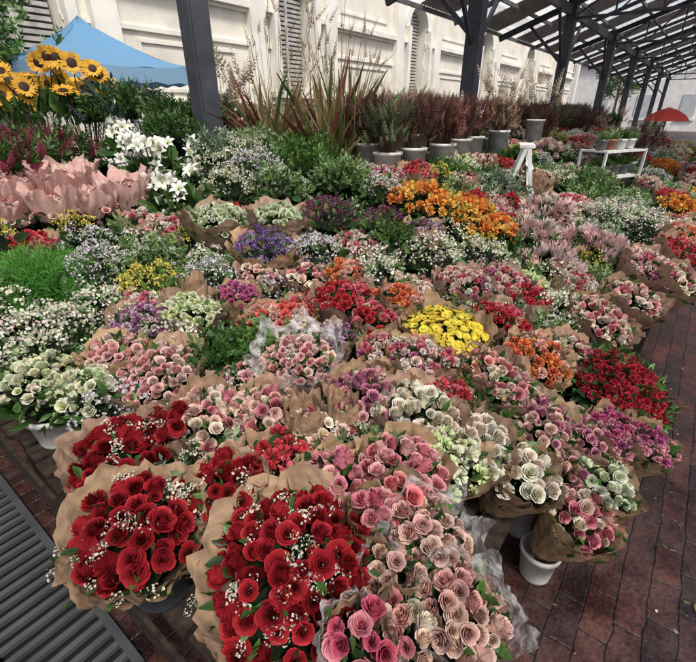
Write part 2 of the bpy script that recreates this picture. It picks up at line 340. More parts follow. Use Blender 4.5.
def leaves(A,n,R,dome,T,off,pal,size=.07,protos=LEAFP,drop=.03):
    if n<=0:return
    pos,nn=dome_pts(n,R*1.0,dome,.6);pos[:,2]-=drop*rng.uniform(.6,1.6,n)
    ax=nn+rng.normal(0,.45,(n,3));ax[:,2]=np.abs(ax[:,2])
    put_leaves(A,pos,ax,T,off,pal,size,protos)
def put_leaves(A,pos,ax,T,off,pal,size,protos=LEAFP):
    n=len(pos)
    for q in range(len(protos)):
        s=np.arange(n)%len(protos)==q
        m=s.sum()
        if m==0:continue
        c1=np.array([pal[i] for i in rng.integers(0,len(pal),m)])
        fr=frames(ax[s],rng.uniform(0,6.28,m))
        A.inst(protos[q],pos[s]@T.T+off,np.einsum('ij,njk->nik',T,fr),rng.uniform(.6,1.3,m)*size,jit(c1[:,0],m,.2),jit(c1[:,1],m,.2),M_LEAF)
def bouquet(kind,D,N,z,R,tilt=None,hb_vis=None,lod=None,wrapsel=None,name=None,bcol=None):
    k=K[kind];A=Acc();b=base_h(D,N);dist=math.hypot(D,N)
    if lod is None: lod=0 if dist<1.75 else (1 if dist<3.2 else 2)
    if tilt is None:
        if N<.45: t0=.42;dr=(-.35,-.9)
        elif N<1.3: t0=.26;dr=(-.35,-.8)
        else: t0=.16;dr=(-.4,-.8)
        if D<.6: dr=(-.75,-.6)
        tilt=np.array(dr)*t0+rng.normal(0,.07,2)
    T=tiltmat(tilt)
    H=max(z-b,.3)
    hb=float(np.clip(H-.34,.16,.5))
    if hb_vis: hb=H-hb_vis
    L=max(H-hb+.06,.2)
    off=np.array([0,0,H])
    wrap=wrapsel or k['wrap'];dome=.42 if wrap!='b' else .5
    hr=k['r']
    cr,cc=(18,5);V=[];F=[]
    for j in range(cc+1):
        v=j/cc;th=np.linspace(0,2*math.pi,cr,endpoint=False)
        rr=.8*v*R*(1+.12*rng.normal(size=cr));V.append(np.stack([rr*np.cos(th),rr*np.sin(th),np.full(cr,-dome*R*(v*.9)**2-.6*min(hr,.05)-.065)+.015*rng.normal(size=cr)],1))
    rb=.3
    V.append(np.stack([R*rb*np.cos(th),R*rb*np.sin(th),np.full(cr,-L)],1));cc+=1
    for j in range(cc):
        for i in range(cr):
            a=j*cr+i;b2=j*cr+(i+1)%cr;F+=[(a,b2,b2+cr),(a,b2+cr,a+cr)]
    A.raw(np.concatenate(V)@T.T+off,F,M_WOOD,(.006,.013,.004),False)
    f=k['f']
    if lod==2 and f in('rose','carn'): hr*=1.12
    pal=k['pal'];ls=k.get('lsz',.05)
    if f in('rose','carn','daisy','prot'):
        n=max(5,int(k['d']*(R/hr)**2*1.08))
        pos,nn=dome_pts(n,R*.98,dome,.36)
        pos[:,2]+=rng.normal(0,.4*min(hr,.03),n)
        PR={'rose':[R0,R1,R2],'carn':[CARN,CARN,CARNL],'daisy':[DAISY]*3,'prot':[PROT]*3}[f][lod]
        ax=nn+rng.normal(0,.26 if f!='carn' else .35,(n,3))
        pi=rng.integers(0,len(PR),n)
        a_=rng.uniform(0,6.28);ci=np.clip((len(pal)*(.5+.35*(pos[:,0]*math.cos(a_)+pos[:,1]*math.sin(a_))/R)+rng.normal(0,len(pal)*.28,n)),0,len(pal)-1).astype(int)
        sz=np.where(rng.uniform(size=n)<.15,rng.uniform(.6,.8,n),rng.uniform(.9,1.2,n))*hr*1.1
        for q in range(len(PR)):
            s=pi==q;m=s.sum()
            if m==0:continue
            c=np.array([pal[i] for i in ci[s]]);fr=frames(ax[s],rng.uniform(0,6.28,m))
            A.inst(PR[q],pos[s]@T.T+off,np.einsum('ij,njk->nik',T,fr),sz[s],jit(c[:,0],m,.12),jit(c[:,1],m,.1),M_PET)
        leaves(A,int(n*(1.8 if f!='daisy' else .5)*k.get('leaf',1)),R*1.02,dome,T,off,[G_LEAF,G_DARK,G_MID],ls,LEAFP,.032)
    elif f=='spr':
        n=int(k['d']*(R/hr)**2);PR=[SPR,SPRL,SPRL][lod]
        if lod==2:n=int(n*.75)
        pos,nn=dome_pts(n,R,dome,.5);pos[:,2]+=rng.normal(0,.55*hr,n)
        for q in range(3):
            s=np.arange(n)%3==q;m=s.sum()
            if m==0:continue
            c=np.array([pal[i] for i in rng.integers(0,len(pal),m)])
            A.inst(PR[q],pos[s]@T.T+off,np.einsum('ij,njk->nik',T,frames(nn[s]+rng.normal(0,.2,(m,3)),rng.uniform(0,6.28,m))),rng.uniform(.8,1.2,m)*hr,jit(c[:,0],m,.1),jit(c[:,1],m,.1),M_PET)
        leaves(A,int(n*1.2),R*1.03,dome,T,off,[G_LEAF,G_PALE,G_MID],.045,LEAFP,.03)
    elif f=='grn':
        PR={'BR':BR+BRR,'BRN':BRN}[k['b']];n=int(k['d']*50*(R/.2)**1.5)
        if lod==2:n=int(n*.7)
        pos,nn=dome_pts(n,R*.85,dome,.6);pos[:,2]-=.09
        gp=pal[rng.integers(0,len(pal))]
        for q in range(len(PR)):
            s=np.arange(n)%len(PR)==q;m=s.sum()
            A.inst(PR[q],pos[s]@T.T+off,np.einsum('ij,njk->nik',T,frames(nn[s]+rng.normal(0,.2,(m,3)),rng.uniform(0,6.28,m))),rng.uniform(.6,1.25,m)*hr,jit(np.array(gp[0]),m,.25),jit(np.array(gp[1]),m,.25),M_LEAF)
    if k['fill']:
        col,am=k['fill'];n=int(am*60*(R/.15)**2)
        nc=max(3,int(6*(R/.15)**2)+2);cp,_=dome_pts(nc,R*.98,dome,.8)
        pos=cp[rng.integers(0,nc,n)]+np.concatenate([rng.normal(0,.024,(n,2)),np.zeros((n,1))],1)
        rr=np.linalg.norm(pos[:,:2],axis=1)/R;pos[:,2]=-dome*R*rr**2+rng.normal(.002,.012,n)
        nn=nrm(np.stack([pos[:,0],pos[:,1],np.full(n,R)],1))
        P_=SPR if lod==0 else SPRL
        A.inst(P_[0],pos@T.T+off,np.einsum('ij,njk->nik',T,frames(nn,rng.uniform(0,6.28,n))),rng.uniform(.6,1.2,n)*.023,jit(np.array(col),n,.08),jit(np.array(col)*[.85,.9,.55],n,.08),M_PET)
    if wrap=='b':
        n=int(90*(R/.2)*k.get('skirt',1));a=rng.uniform(0,6.28,n);zz=rng.uniform(-.16,-.02,n)-dome*R
        rr=R*(.98+zz*1.2+rng.uniform(-.1,.05,n))
        pos=np.stack([rr*np.cos(a),rr*np.sin(a),zz],1);ax=np.stack([np.cos(a),np.sin(a),rng.uniform(-.5,.9,n)],1)
        gp=[G_LEAF,G_DARK,G_MID] if f!='grn' else [gp,G_LEAF]
        put_leaves(A,pos,ax,T,off,gp,.08)
    if wrap=='k':
        kc=np.array([.46,.305,.20])*rng.uniform(.72,1.15)*np.array([1,rng.uniform(.96,1.06),rng.uniform(.9,1.15)])
        V,F,m,C=wrap_cone(A,R,L,T,M_KRAFT,kc,-.18,.36,.32,1.12,crump=.018);A.raw(V+off,F,m,C)
        if lod<2:
            V,F,m,C=wrap_cone(A,R*1.03,L*.95,T,M_KRAFT,kc*1.05,-.36,.46,.36,1.12,crump=.018);A.raw(V+off,F,m,C)
    elif wrap=='c':
        V,F,m,C=wrap_cone(A,R,L,T,M_CELLO,(.8,.8,.78),.06,.6,.32,1.25,k=6,crump=.03);A.raw(V+off,F,m,C)
        V,F,m,C=wrap_cone(A,R,L,T,M_KRAFT,(.5,.33,.22),-.5,.2,.32,1.08);A.raw(V+off,F,m,C)
    elif wrap=='p':
        for q in range(4):
            V,F,m,C=wrap_cone(A,R*(1-.13*q),L,T,M_PET if q%2==0 else M_CELLO,[(.72,.46,.40),(.78,.66,.6),(.74,.50,.44),(.7,.4,.36)][q],.25-.12*q,.5,.25,1.15-.05*q,k=7+q,crump=.045);A.raw(V+off,F,m,C)
    off2=-tilt*L*.9
    bucket(A,(off2[0],off2[1],0),float(np.clip(R*.66,.06,.14)),hb,bcol or BCOL[rng.integers(0,len(BCOL))])
    return A.build(name or k['n'],(D,N,b))
items=[]
TXT="""redrose .47 .55 .81 .225
redrose .28 .95 .82 .17
redrose .39 1.29 .82 .15
redrose .58 1.24 .83 .09
redrose .52 .88 .82 .12
rosecream .71 1.16 .84 .15
rosecream .84 1.04 .84 .13
pinkspray .72 1.59 .87 .19
pinkspray .68 1.83 .89 .13
lisi .45 1.93 .87 .17
lisi .51 1.70 .86 .14
wfill .59 2.36 .92 .25
wfill .83 2.29 .95 .22
wfill .46 2.15 .89 .13
pinkrose .75 .63 .82 .12
pinkrose .92 .48 .82 .14
coralrose .81 .41 .83 .07
pinkrose .71 .44 .83 .07
mauverose 1.15 .77 .85 .16
cream 1.20 .58 .84 .16
cream 1.26 .37 .75 .15
rosecream 1.70 .40 .77 .16
peach 1.71 .50 .81 .12
orange 2.0 .35 .77 .16
rosecream 2.24 .23 .74 .14
mauve 1.62 .22 .68 .16
mauve 1.76 .03 .61 .13
magenta 1.85 -.06 .61 .13
magenta 1.87 -.17 .60 .10
cream 1.34 .18 .64 .12
wgreen 1.58 -.06 .55 .12
rosecream 1.39 -.03 .51 .12
mauve 1.52 .06 .57 .08
redmum 2.20 -.03 .70 .24
beige .65 .14 .76 .11
beige .77 .29 .80 .11
beige .64 .32 .76 .09
rosecream .51 .25 .74 .09
hotpink .43 .31 .79 .07
yellow 1.81 .76 .89 .21
pinkmix 1.41 .88 .89 .11
pinkmix 1.46 .74 .89 .12
pinkmix 1.51 .65 .87 .08
wspray 1.12 1.13 .92 .16
coral 1.34 1.48 .93 .17
redcarn 1.68 1.28 .96 .18
redcarn 1.61 1.07 .92 .10
orange 1.85 1.06 .96 .11
redcarn 2.14 .63 .86 .16
pinkmix 2.28 .90 .96 .16
redcarn 2.52 .59 .87 .14
wfill 2.57 .45 .83 .19
rosecream 2.69 .18 .78 .19
rosecream 3.05 .08 .82 .18
pinkmix 2.93 .37 .85 .16
wfill 2.92 .53 .90 .18
ystat 1.16 2.31 1.0 .2
ggreen 1.33 2.57 1.08 .25
lavgrey 1.40 2.08 1.01 .17
lavgrey 1.07 2.74 1.05 .24
dill .8 2.87 1.03 .27
purple .91 1.98 .92 .16
lgreen 1.11 1.85 .94 .15
magenta 1.35 1.78 .96 .11
purpleb 1.8 2.04 1.1 .2
lavgrey 1.97 1.78 1.09 .17
wgreen 1.85 2.51 1.22 .24
wgreen 2.1 2.19 1.22 .2
dpurple 2.37 1.98 1.25 .2
wfill 2.23 2.8 1.38 .22
ggreen 2.49 2.56 1.41 .24
green 2.87 2.24 1.46 .22
wfill 2.58 3.01 1.56 .2
green 2.83 2.68 1.56 .24
pinkwrap 1.0 3.72 1.24 .2
pinkwrap 1.22 3.52 1.26 .2
pinkwrap 1.12 3.95 1.36 .2
pinkwrap 1.42 3.40 1.28 .18
pinkwrap 1.40 3.75 1.38 .2
pinkwrap 1.62 3.34 1.33 .17
green 2.54 4.08 1.9 .24
lavgrey 2.86 1.85 1.36 .15
dpurple 2.51 1.62 1.21 .14
orangebig 2.95 1.56 1.32 .25
orangebig 3.19 1.3 1.21 .27
orangebig 3.23 1.07 1.1 .19
ystat 3.04 1.35 1.24 .13
wfill 2.41 1.21 1.09 .21
wfill 2.72 .97 1.03 .23
green 2.45 1.42 1.14 .13
purple 2.56 1.33 1.16 .12
protea 3.47 .84 1.04 .23
protea 3.70 .56 .98 .24
protea 3.12 .59 .96 .22
protea 3.56 .30 .96 .21
wfill 4.38 .52 1.06 .28
wfill 4.44 .19 1.03 .23
green 3.05 .34 .87 .13
pinkmix 3.47 .04 .91 .2
rosecream 3.42 -.14 .87 .15
redcarn 3.84 -.07 .96 .16
orange 4.19 -.08 .98 .15
protea 4.0 .9 1.12 .24
green 5.04 .7 1.1 .26
wfill 5.5 1.2 1.2 .22
wfill 2.03 1.32 1.02 .14
pinkmix 2.52 .75 .93 .16
orange 1.88 1.47 1.01 .1
green 1.13 1.44 .9 .12
green .97 1.45 .89 .1
purple 1.37 1.13 .90 .09"""
for l in TXT.split("\n"):
    p=l.split();D,N,z,R=map(float,p[1:])
    items.append((D,N,z,R));bouquet(p[0],D,N,z,R,bcol=(.6,.6,.57) if p[0] in('lisi','pinkwrap') else None)
items.append((4.85,1.4,1.1,.42));items.append((4.45,1.15,1.0,.25))
for D,N,z,R in [(.90,.89,.86,.065),(1.0,.79,.87,.05),(1.2,1.95,1.0,.06)]:
    A=Acc();b=base_h(D,N);T=tiltmat(np.array([-.1,-.15]));H=z-b
    V,F,m,C=wrap_cone(A,R,H-.02,T,M_KRAFT,(.46,.3,.19),0,1.1,.9,1.25,crump=.03);V[:,0]*=.8;A.raw(V+np.array([0,0,H]),F,m,C)
    V,F,m,C=wrap_cone(A,R*.8,H-.04,T,M_KRAFT,(.42,.27,.17),-.3,1.5,.9,1.1,crump=.03);A.raw(V+np.array([0,0,H]),F,m,C)
    A.build('folded_kraft_paper',(D,N,b));items.append((D,N,z,R))
def stems(A,p0,p1,r=.004,col=(.06,.13,.03)):
    n=len(p0);d=p1-p0;l=np.linalg.norm(d,axis=1)
    pr=Proto([(1,0,0),(-.5,.87,0),(-.5,-.87,0),(1,0,1),(-.5,.87,1),(-.5,-.87,1)],[(0,1,4),(0,4,3),(1,2,5),(1,5,4),(2,0,3),(2,3,5)],None,M_LEAF)
    A.inst(pr,p0,frames(d,np.zeros(n)),np.stack([np.full(n,r),np.full(n,r),l],1),np.array(col),np.array(col))
def tall(kind,D,N,z,R,name,hbv=None,bc=None):
    A=Acc();b=base_h(D,N);H=z-b;hb=float(np.clip(H-.4,.2,.5))
    if hbv: hb=max(.15,H-hbv)
    items.append((D,N,z,R))
    bc=bc or BCOL[rng.integers(0,len(BCOL))]
    bucket(A,(0,0,0),.13,hb,bc)
    I3=np.eye(3);off=np.array([0,0,H])
    def fan(n,spread,hmin,hmax):
        a=rng.uniform(0,6.28,n);s=np.sqrt(rng.uniform(0,1,n))*spread
        p0=np.stack([.05*np.cos(a),.05*np.sin(a),np.full(n,hb-.05)],1)
        hh=rng.uniform(hmin,hmax,n)
        p1=np.stack([s*np.cos(a),s*np.sin(a),hh],1);return p0,p1
    if kind=='sunfl':
        n=24;p0,p1=fan(n,R,H-.28,H+.14);stems(A,p0,p1,.006)
        ax=nrm(np.array([[-.55,-.75,.35]])+rng.normal(0,.3,(n,3)))
        A.inst(SUNF[0],p1,frames(ax,rng.uniform(0,6,n)),rng.uniform(.075,.105,n),jit(np.array([.78,.42,.01]),n,.08),np.array([.04,.018,.008]),M_PET)
        leaves(A,110,R,.5,I3,off-[0,0,.18],[G_LEAF,G_MID],.13)
    elif kind=='lily':
        n=int(26*(R/.2)**2);p0,p1=fan(n,R*1.1,H-.26,H+.05);stems(A,p0,p1,.005)
        ax=nrm(np.array([[-.4,-.6,.5]])+rng.normal(0,.55,(n,3)))
        A.inst(LILY[0],p1,frames(ax,rng.uniform(0,6,n)),rng.uniform(.055,.078,n),np.array([.8,.79,.74]),np.array([.55,.62,.3]),M_PET)
        A.inst(POD,p1[::2]+rng.normal(0,.06,p1[::2].shape),frames(ax[::2],rng.uniform(0,6,len(ax[::2]))),np.array([[.02,.02,.055]]*len(ax[::2])),np.array([.5,.6,.34]),np.array([.5,.6,.34]),M_PET)
        leaves(A,140,R,.6,I3,off-[0,0,.1],[G_LEAF,G_MID],.12)
    elif kind in('burg','delph'):
        n=int(90*(R/.35)**1.2);p0,p1=fan(n,R*.8,H-.35,H-.12);stems(A,p0,p1,.003)
        pal=[((.16,.012,.03),(.28,.03,.06)),((.1,.01,.025),(.22,.02,.05))] if kind=='burg' else [((.10,.09,.2),(.2,.18,.36)),((.14,.12,.26),(.26,.24,.4)),((.06,.13,.05),(.12,.2,.08))]
        ax=nrm(p1-p0)+rng.normal(0,.25,(n,3));ci=rng.integers(0,len(pal),n);c=np.array([pal[i] for i in ci])
        sz=rng.uniform(.14,.26,n)
        A.inst(SPK[0],p1,frames(ax,rng.uniform(0,6,n)),np.stack([sz*1.1,sz*1.1,sz],1),jit(c[:,0],n),jit(c[:,1],n),M_PET)
        m=70;pp,q=fan(m,R*.7,H-.35,H-.15)
        A.inst(BR[0],q,frames(nrm(q-pp)+rng.normal(0,.3,(m,3)),rng.uniform(0,6,m)),rng.uniform(.12,.22,m),jit(np.array(G_LEAF[0]),m),jit(np.array(G_LEAF[1]),m),M_LEAF)
    elif kind=='reeds':
        n=190;a=rng.uniform(0,6.28,n);s=rng.uniform(.1,.95,n)
        ax=np.stack([s*np.cos(a),s*np.sin(a),np.ones(n)],1);pos=np.tile(np.array([0,0,hb-.03]),(n,1))+rng.normal(0,.02,(n,3))
        pal=[((.28,.22,.1),(.38,.32,.16)),((.16,.05,.04),(.25,.08,.05)),((.08,.14,.04),(.15,.23,.07)),((.34,.24,.13),(.42,.34,.22))]
        c=np.array([pal[i] for i in rng.integers(0,4,n)])
        A.inst(BLADE,pos,frames(ax,rng.uniform(0,6,n)),rng.uniform(.6,1.3,n)*(H-hb),jit(c[:,0],n),jit(c[:,1],n),M_LEAF)
        m=22;p0,p1=fan(m,R*1.6,H+.1,H+.7);stems(A,p0,p1,.0025,(.3,.22,.1))
        A.inst(SPK[1],p1-[0,0,.08],frames(nrm(p1-p0)+rng.normal(0,.2,(m,3)),rng.uniform(0,6,m)),np.array([[.1,.1,.2]]*m),np.array([.3,.19,.12]),np.array([.45,.33,.23]),M_PET)
    elif kind in('dried','pampas'):
        n=130 if kind=='dried' else 26;up=.03 if kind=='dried' else .12
        p0,p1=fan(n,R*1.0,H-.24,H+up);stems(A,p0,p1,.002,(.14,.09,.05))
        pal=[((.16,.06,.05),(.28,.12,.09)),((.28,.18,.11),(.4,.28,.18)),((.1,.04,.04),(.19,.08,.07)),((.2,.1,.06),(.32,.18,.11)),((.08,.11,.05),(.16,.2,.09))] if kind=='dried' else [((.5,.4,.29),(.64,.55,.43))]
        g=pal[rng.integers(0,len(pal))];sw=.15 if kind=='dried' else .26
        A.inst(SPK[1],p1-[0,0,.08],frames(nrm(p1-p0)+rng.normal(0,.25,(n,3)),rng.uniform(0,6,n)),np.array([[sw*.9,sw*.9,sw]])*rng.uniform(.6,1.3,(n,1)),jit(np.array(g[0]),n,.25),jit(np.array(g[1]),n,.25),M_PET)
    A.build(name,(D,N,b))
NM={'dried':'dried_flower_bundle','reeds':'tall_reed_bundle','delph':'blue_delphinium_bunch','pampas':'pampas_grass_bundle'}
tall('burg',1.68,4.64,1.70,.42,'burgundy_amaranth_bunch')
tall('burg',1.3,4.3,1.62,.38,'burgundy_amaranth_bunch')
tall('lily',2.10,3.64,1.58,.27,'white_lily_bunch')
tall('lily',1.88,3.11,1.36,.17,'white_lily_bunch')
tall('lily',2.14,4.10,1.69,.19,'white_lily_bunch')
tall('sunfl',1.86,5.21,2.12,.42,'sunflower_bunch')
tall('sunfl',2.13,4.91,2.14,.32,'sunflower_bunch')
tall('delph',2.28,4.55,2.02,.32,NM['delph'])
tall('delph',2.6,4.7,2.02,.3,NM['delph'])
tall('reeds',3.19,3.37,2.0,.37,NM['reeds'])
tall('reeds',3.53,2.93,2.0,.32,NM['reeds'])
tall('pampas',3.0,3.8,2.15,.3,NM['pampas'])
tall('reeds',4.2,3.3,1.95,.32,NM['reeds'])
for D,N,z,R in [(3.55,2.28,1.84,.2),(3.90,2.22,1.86,.2),(4.32,2.12,1.88,.2),(3.66,2.56,1.9,.19),(4.9,2.2,1.9,.2),(4.5,2.6,1.95,.22),(5.5,2.3,1.9,.2),(6.1,2.2,1.95,.22),(5.2,2.9,1.95,.24),(5.9,2.9,1.95,.24)]:
    tall('dried',D,N,z,R,NM['dried'],.36,(.6,.6,.57))
for D,N in [(6.6,2.4),(7.6,2.2)]: tall('pampas',D,N,2.15,.3,NM['pampas'],.45,(.6,.6,.57))
# gap filling within near display
IT=np.array(items)
G=0
for D in np.arange(.5,5.0,.22):
    for N in np.arange(.4,3.4,.22):
        d_=D+rng.uniform(-.05,.05);n_=N+rng.uniform(-.05,.05)
        dd=np.hypot(IT[:,0]-d_,IT[:,1]-n_);q=dd/IT[:,3]
        if q.min()>.95:
            w=1/(dd**2+.01);z=(IT[:,2]*w).sum()/w.sum()-.06
            z=max(z,base_h(d_,n_)+.34)
            if 3.2<d_ and n_>1.75: z=min(z,1.38)
            kd=rng.choice(['green','ggreen','ggreen','wfill','wfill','lavgrey','pinkmix','rosecream','lgreen','redcarn','ystat'])
            bouquet(kd,d_,n_,z,rng.uniform(.13,.17),lod=2);G+=1
# far rows
items.append((7.3,1.0,1.2,.55))
IT=np.array(items)
kinds=['green','wfill','pinkmix','ggreen','redcarn','orangebig','protea','rosecream','lavgrey','green','ystat','dpurple','wgreen','purple','ggreen','ggreen','wfill']
for i,D in enumerate(np.arange(4.3,16,.48)):
    for j,N in enumerate(np.arange(0,4.3,.46)):
        d_=D+rng.uniform(-.1,.1);n_=N+rng.uniform(-.08,.08)
        if n_>3.45 and (abs(d_-8.4)<.3 or abs(d_-14.3)<.3):continue
        if np.min(np.hypot(IT[:,0]-d_,IT[:,1]-n_)/IT[:,3])<1.05 or (D<4.9 and N>3):continue
        z=.88+.22*n_+rng.uniform(-.06,.12)
        z=max(z,base_h(d_,n_)+.35)
        kd=kinds[int((math.sin(d_*1.7+n_*2.1)*3+math.cos(n_*3.3-d_*.9)*4+20+rng.integers(0,3)))%len(kinds)]
        if (n_>2.3 and rng.uniform()<.5) or (n_>.8 and d_>7 and rng.uniform()<.15):
            kk=rng.choice(['dried','pampas','delph','dried','dried','delph'])
            tall(kk,d_,n_,min(z+.35,1.98),.24,NM[kk],.4,(.6,.6,.57))
        else: bouquet(kd,d_,n_,z,rng.uniform(.2,.26),lod=2)
for kd,D,N,z in [('green',2.95,3.95,1.95),('dpurple',3.7,4.2,1.85),('green',4.4,4.0,1.85),('ggreen',5.0,3.7,1.8),('green',5.6,4.0,1.85),('green',3.9,3.6,1.8),('ggreen',1.0,5.0,1.6),('green',.7,4.4,1.5),('ggreen',2.55,3.35,1.66),('ggreen',2.75,3.1,1.66),('green',3.05,2.75,1.62),('wfill',2.3,3.15,1.5),('lavgrey',2.5,2.85,1.5),('green',2.4,3.75,1.78)]:
    bouquet(kd,D,N,z,.25,lod=2)
# ---------------------------------------------------------------- boxes
def boxes(name,lst,mat,bev=.0,loc=(0,0,0)):
    A=Acc()
    for x0,x1,y0,y1,z0,z1,col in lst:
        V=[(x,y,z) for z in(z0,z1) for y in(y0,y1) for x in(x0,x1)]
        F=[(0,2,3),(0,3,1),(4,5,7),(4,7,6),(0,1,5),(0,5,4),(2,6,7),(2,7,3),(0,4,6),(0,6,2),(1,3,7),(1,7,5)]
        A.raw(V,F,mat,col,False)
    return A.build(name,loc)
def beam(A,p,q,w,h,mat,col):
    p=np.array(p,float);q=np.array(q,float);d=q-p;l=np.linalg.norm(d);R=frames(d[None]/l,np.zeros(1))[0]
    V=np.array([(x*w/2,y*h/2,z*l) for z in(0,1) for y in(-1,1) for x in(-1,1)])@R.T+p
    F=[(0,2,3),(0,3,1),(4,5,7),(4,7,6),(0,1,5),(0,5,4),(2,6,7),(2,7,3),(0,4,6),(0,6,2),(1,3,7),(1,7,5)]
    A.raw(V,F,mat,col,False)
def stand(N0,N1,h,D0=.3,D1=16.5):
    L=[];y=N0
    while y<N1-.05:
        c=np.array([.028,.02,.016])*rng.uniform(.6,1.4);L.append((D0-rng.uniform(0,.04),D1,y,min(y+.11,N1),h-.028,h,tuple(c)));y+=.135
    for x in list(np.arange(D0+.05,D1,1.6)):
        for yy in (N0+.04,N1-.1):
            L.append((x,x+.07,yy,yy+.07,0,h-.1,(.03,.022,.016)))
        L.append((x,x+.06,N0+.02,N1-.02,h-.1,h-.03,(.03,.022,.016)))
    L.append((D0-.06,D0-.045,N0,N1,h-.13,h-.01,(.035,.026,.02)))
    return boxes('wooden_display_stand',L,M_WOOD)
stand(.2,1.58,.35);stand(1.62,2.38,.48);stand(2.42,3.28,.62);stand(3.32,5.5,.85)
# ---------------------------------------------------------------- ground
def plane(name,x0,x1,y0,y1,z,mat):
    me=bpy.data.meshes.new(name);me.from_pydata([(x0,y0,z),(x1,y0,z),(x1,y1,z),(x0,y1,z)],[],[(0,1,2,3)]);me.materials.append(mat)
    ob=bpy.data.objects.new(name,me);sc.collection.objects.link(ob);return ob
def brick():
    m,nt,out=newmat('brick_paving');L=nt.links
    tc=N_(nt,'ShaderNodeTexCoord');mp=N_(nt,'ShaderNodeMapping')
    L.new(tc.outputs['Object'],mp.inputs[0])
    nz=N_(nt,'ShaderNodeTexNoise');nz.inputs['Scale'].default_value=9;nz.inputs['Detail'].default_value=4
    L.new(mp.outputs[0],nz.inputs['Vector'])
    ad=N_(nt,'ShaderNodeMix',data_type='VECTOR');ad.inputs[0].default_value=.03
    L.new(mp.outputs[0],ad.inputs[4]);L.new(nz.outputs['Color'],ad.inputs[5])
    b=N_(nt,'ShaderNodeTexBrick');b.inputs['Scale'].default_value=1;b.inputs['Brick Width'].default_value=.2;b.inputs['Row Height'].default_value=.1
    b.inputs['Mortar Size'].default_value=.005;b.inputs['Mortar Smooth'].default_value=.8
    b.inputs['Color1'].default_value=(.055,.019,.014,1);b.inputs['Color2'].default_value=(.02,.010,.009,1);b.inputs['Mortar'].default_value=(.012,.009,.008,1)
    L.new(ad.outputs[1],b.inputs['Vector'])
    n2=N_(nt,'ShaderNodeTexNoise');n2.inputs['Scale'].default_value=3.2;n2.inputs['Detail'].default_value=10;n2.inputs['Roughness'].default_value=.7
    L.new(tc.outputs['Object'],n2.inputs['Vector'])
    n3=N_(nt,'ShaderNodeTexNoise');n3.inputs['Scale'].default_value=55;n3.inputs['Detail'].default_value=4
    L.new(tc.outputs['Object'],n3.inputs['Vector'])
    mr=N_(nt,'ShaderNodeMapRange');mr.inputs[1].default_value=.35;mr.inputs[2].default_value=.68;mr.inputs[3].default_value=.35;mr.inputs[4].default_value=1.8
    L.new(n2.outputs[0],mr.inputs[0])
    m3=N_(nt,'ShaderNodeMapRange');m3.inputs[1].default_value=.3;m3.inputs[2].default_value=.7;m3.inputs[3].default_value=.55;m3.inputs[4].default_value=1.45
    L.new(n3.outputs[0],m3.inputs[0])
    mm=N_(nt,'ShaderNodeMath',operation='MULTIPLY');L.new(mr.outputs[0],mm.inputs[0]);L.new(m3.outputs[0],mm.inputs[1])
    vm=N_(nt,'ShaderNodeVectorMath',operation='SCALE');L.new(b.outputs[0],vm.inputs[0]);L.new(mm.outputs[0],vm.inputs['Scale'])
    p=N_(nt,'ShaderNodeBsdfPrincipled');L.new(vm.outputs[0],p.inputs['Base Color'])
    r2=N_(nt,'ShaderNodeMapRange');r2.inputs[1].default_value=.4;r2.inputs[2].default_value=.58;r2.inputs[3].default_value=.18;r2.inputs[4].default_value=.65
    L.new(n2.outputs[0],r2.inputs[0]);L.new(r2.outputs[0],p.inputs['Roughness'])
    ba=N_(nt,'ShaderNodeMath',operation='MULTIPLY_ADD');ba.inputs[1].default_value=-1.;L.new(b.outputs['Fac'],ba.inputs[0])
    h3=N_(nt,'ShaderNodeMath',operation='MULTIPLY');h3.inputs[1].default_value=.9;L.new(n3.outputs[0],h3.inputs[0]);L.new(h3.outputs[0],ba.inputs[2])
    bp=N_(nt,'ShaderNodeBump');bp.inputs['Strength'].default_value=.7;bp.inputs['Distance'].default_value=.006
    L.new(ba.outputs[0],bp.inputs['Height']);L.new(bp.outputs[0],p.inputs['Normal']);L.new(p.outputs[0],out.inputs[0])
    return m
plane('ground',-150,400,-200,200,0,brick())
A=Acc();n=170
pos=np.stack([rng.uniform(.1,4.5,n),rng.uniform(-1.3,.1,n),np.full(n,.006)],1);ax=rng.normal(0,1,(n,3));ax[:,2]=.1*np.abs(ax[:,2])
A.inst(leafp(.22,.1,3),pos,frames(ax,rng.uniform(0,6,n)),rng.uniform(.015,.04,n),jit(np.array([.1,.12,.04]),n,.4),jit(np.array([.2,.16,.07]),n,.4),M_LEAF)
n=60;pos=np.stack([rng.uniform(.1,4.5,n),rng.uniform(-1.,.1,n),np.full(n,.007)],1);ax=rng.normal(0,1,(n,3));ax[:,2]=.05
A.inst(leafp(.4,.1,2),pos,frames(ax,rng.uniform(0,6,n)),rng.uniform(.012,.022,n),jit(np.array([.55,.3,.28]),n,.4),jit(np.array([.6,.4,.36]),n,.4),M_PET)
A.build('fallen_petals')
# street drain: heavy steel grating
L=[];gx0,gx1=-.42,.22
for i in range(30):
    y=1.16+i*.062;L.append((gx0+.03,gx1-.03,y,y+.024,.012,.034,(.06,.062,.065)))
for x in(gx0,-.13,gx1-.03):L.append((x,x+.03,1.1,3.05,.006,.038,(.05,.052,.055)))
for y in(1.1,3.02):L.append((gx0+.031,gx1-.031,y,y+.03,.006,.037,(.05,.052,.055)))
gr=boxes('drain_grate',L,M_STEEL)
dd_,nt_,out_=newmat('drain_shade');pp_=N_(nt_,'ShaderNodeBsdfPrincipled');pp_.inputs[0].default_value=(.006,.006,.006,1);nt_.links.new(pp_.outputs[0],out_.inputs[0])
dc=plane('drain_shade_sheet',gx0,gx1,1.1,3.05,.004,dd_);dc.parent=gr  # flat near-black sheet, paints the shade of the drain depth between the bars
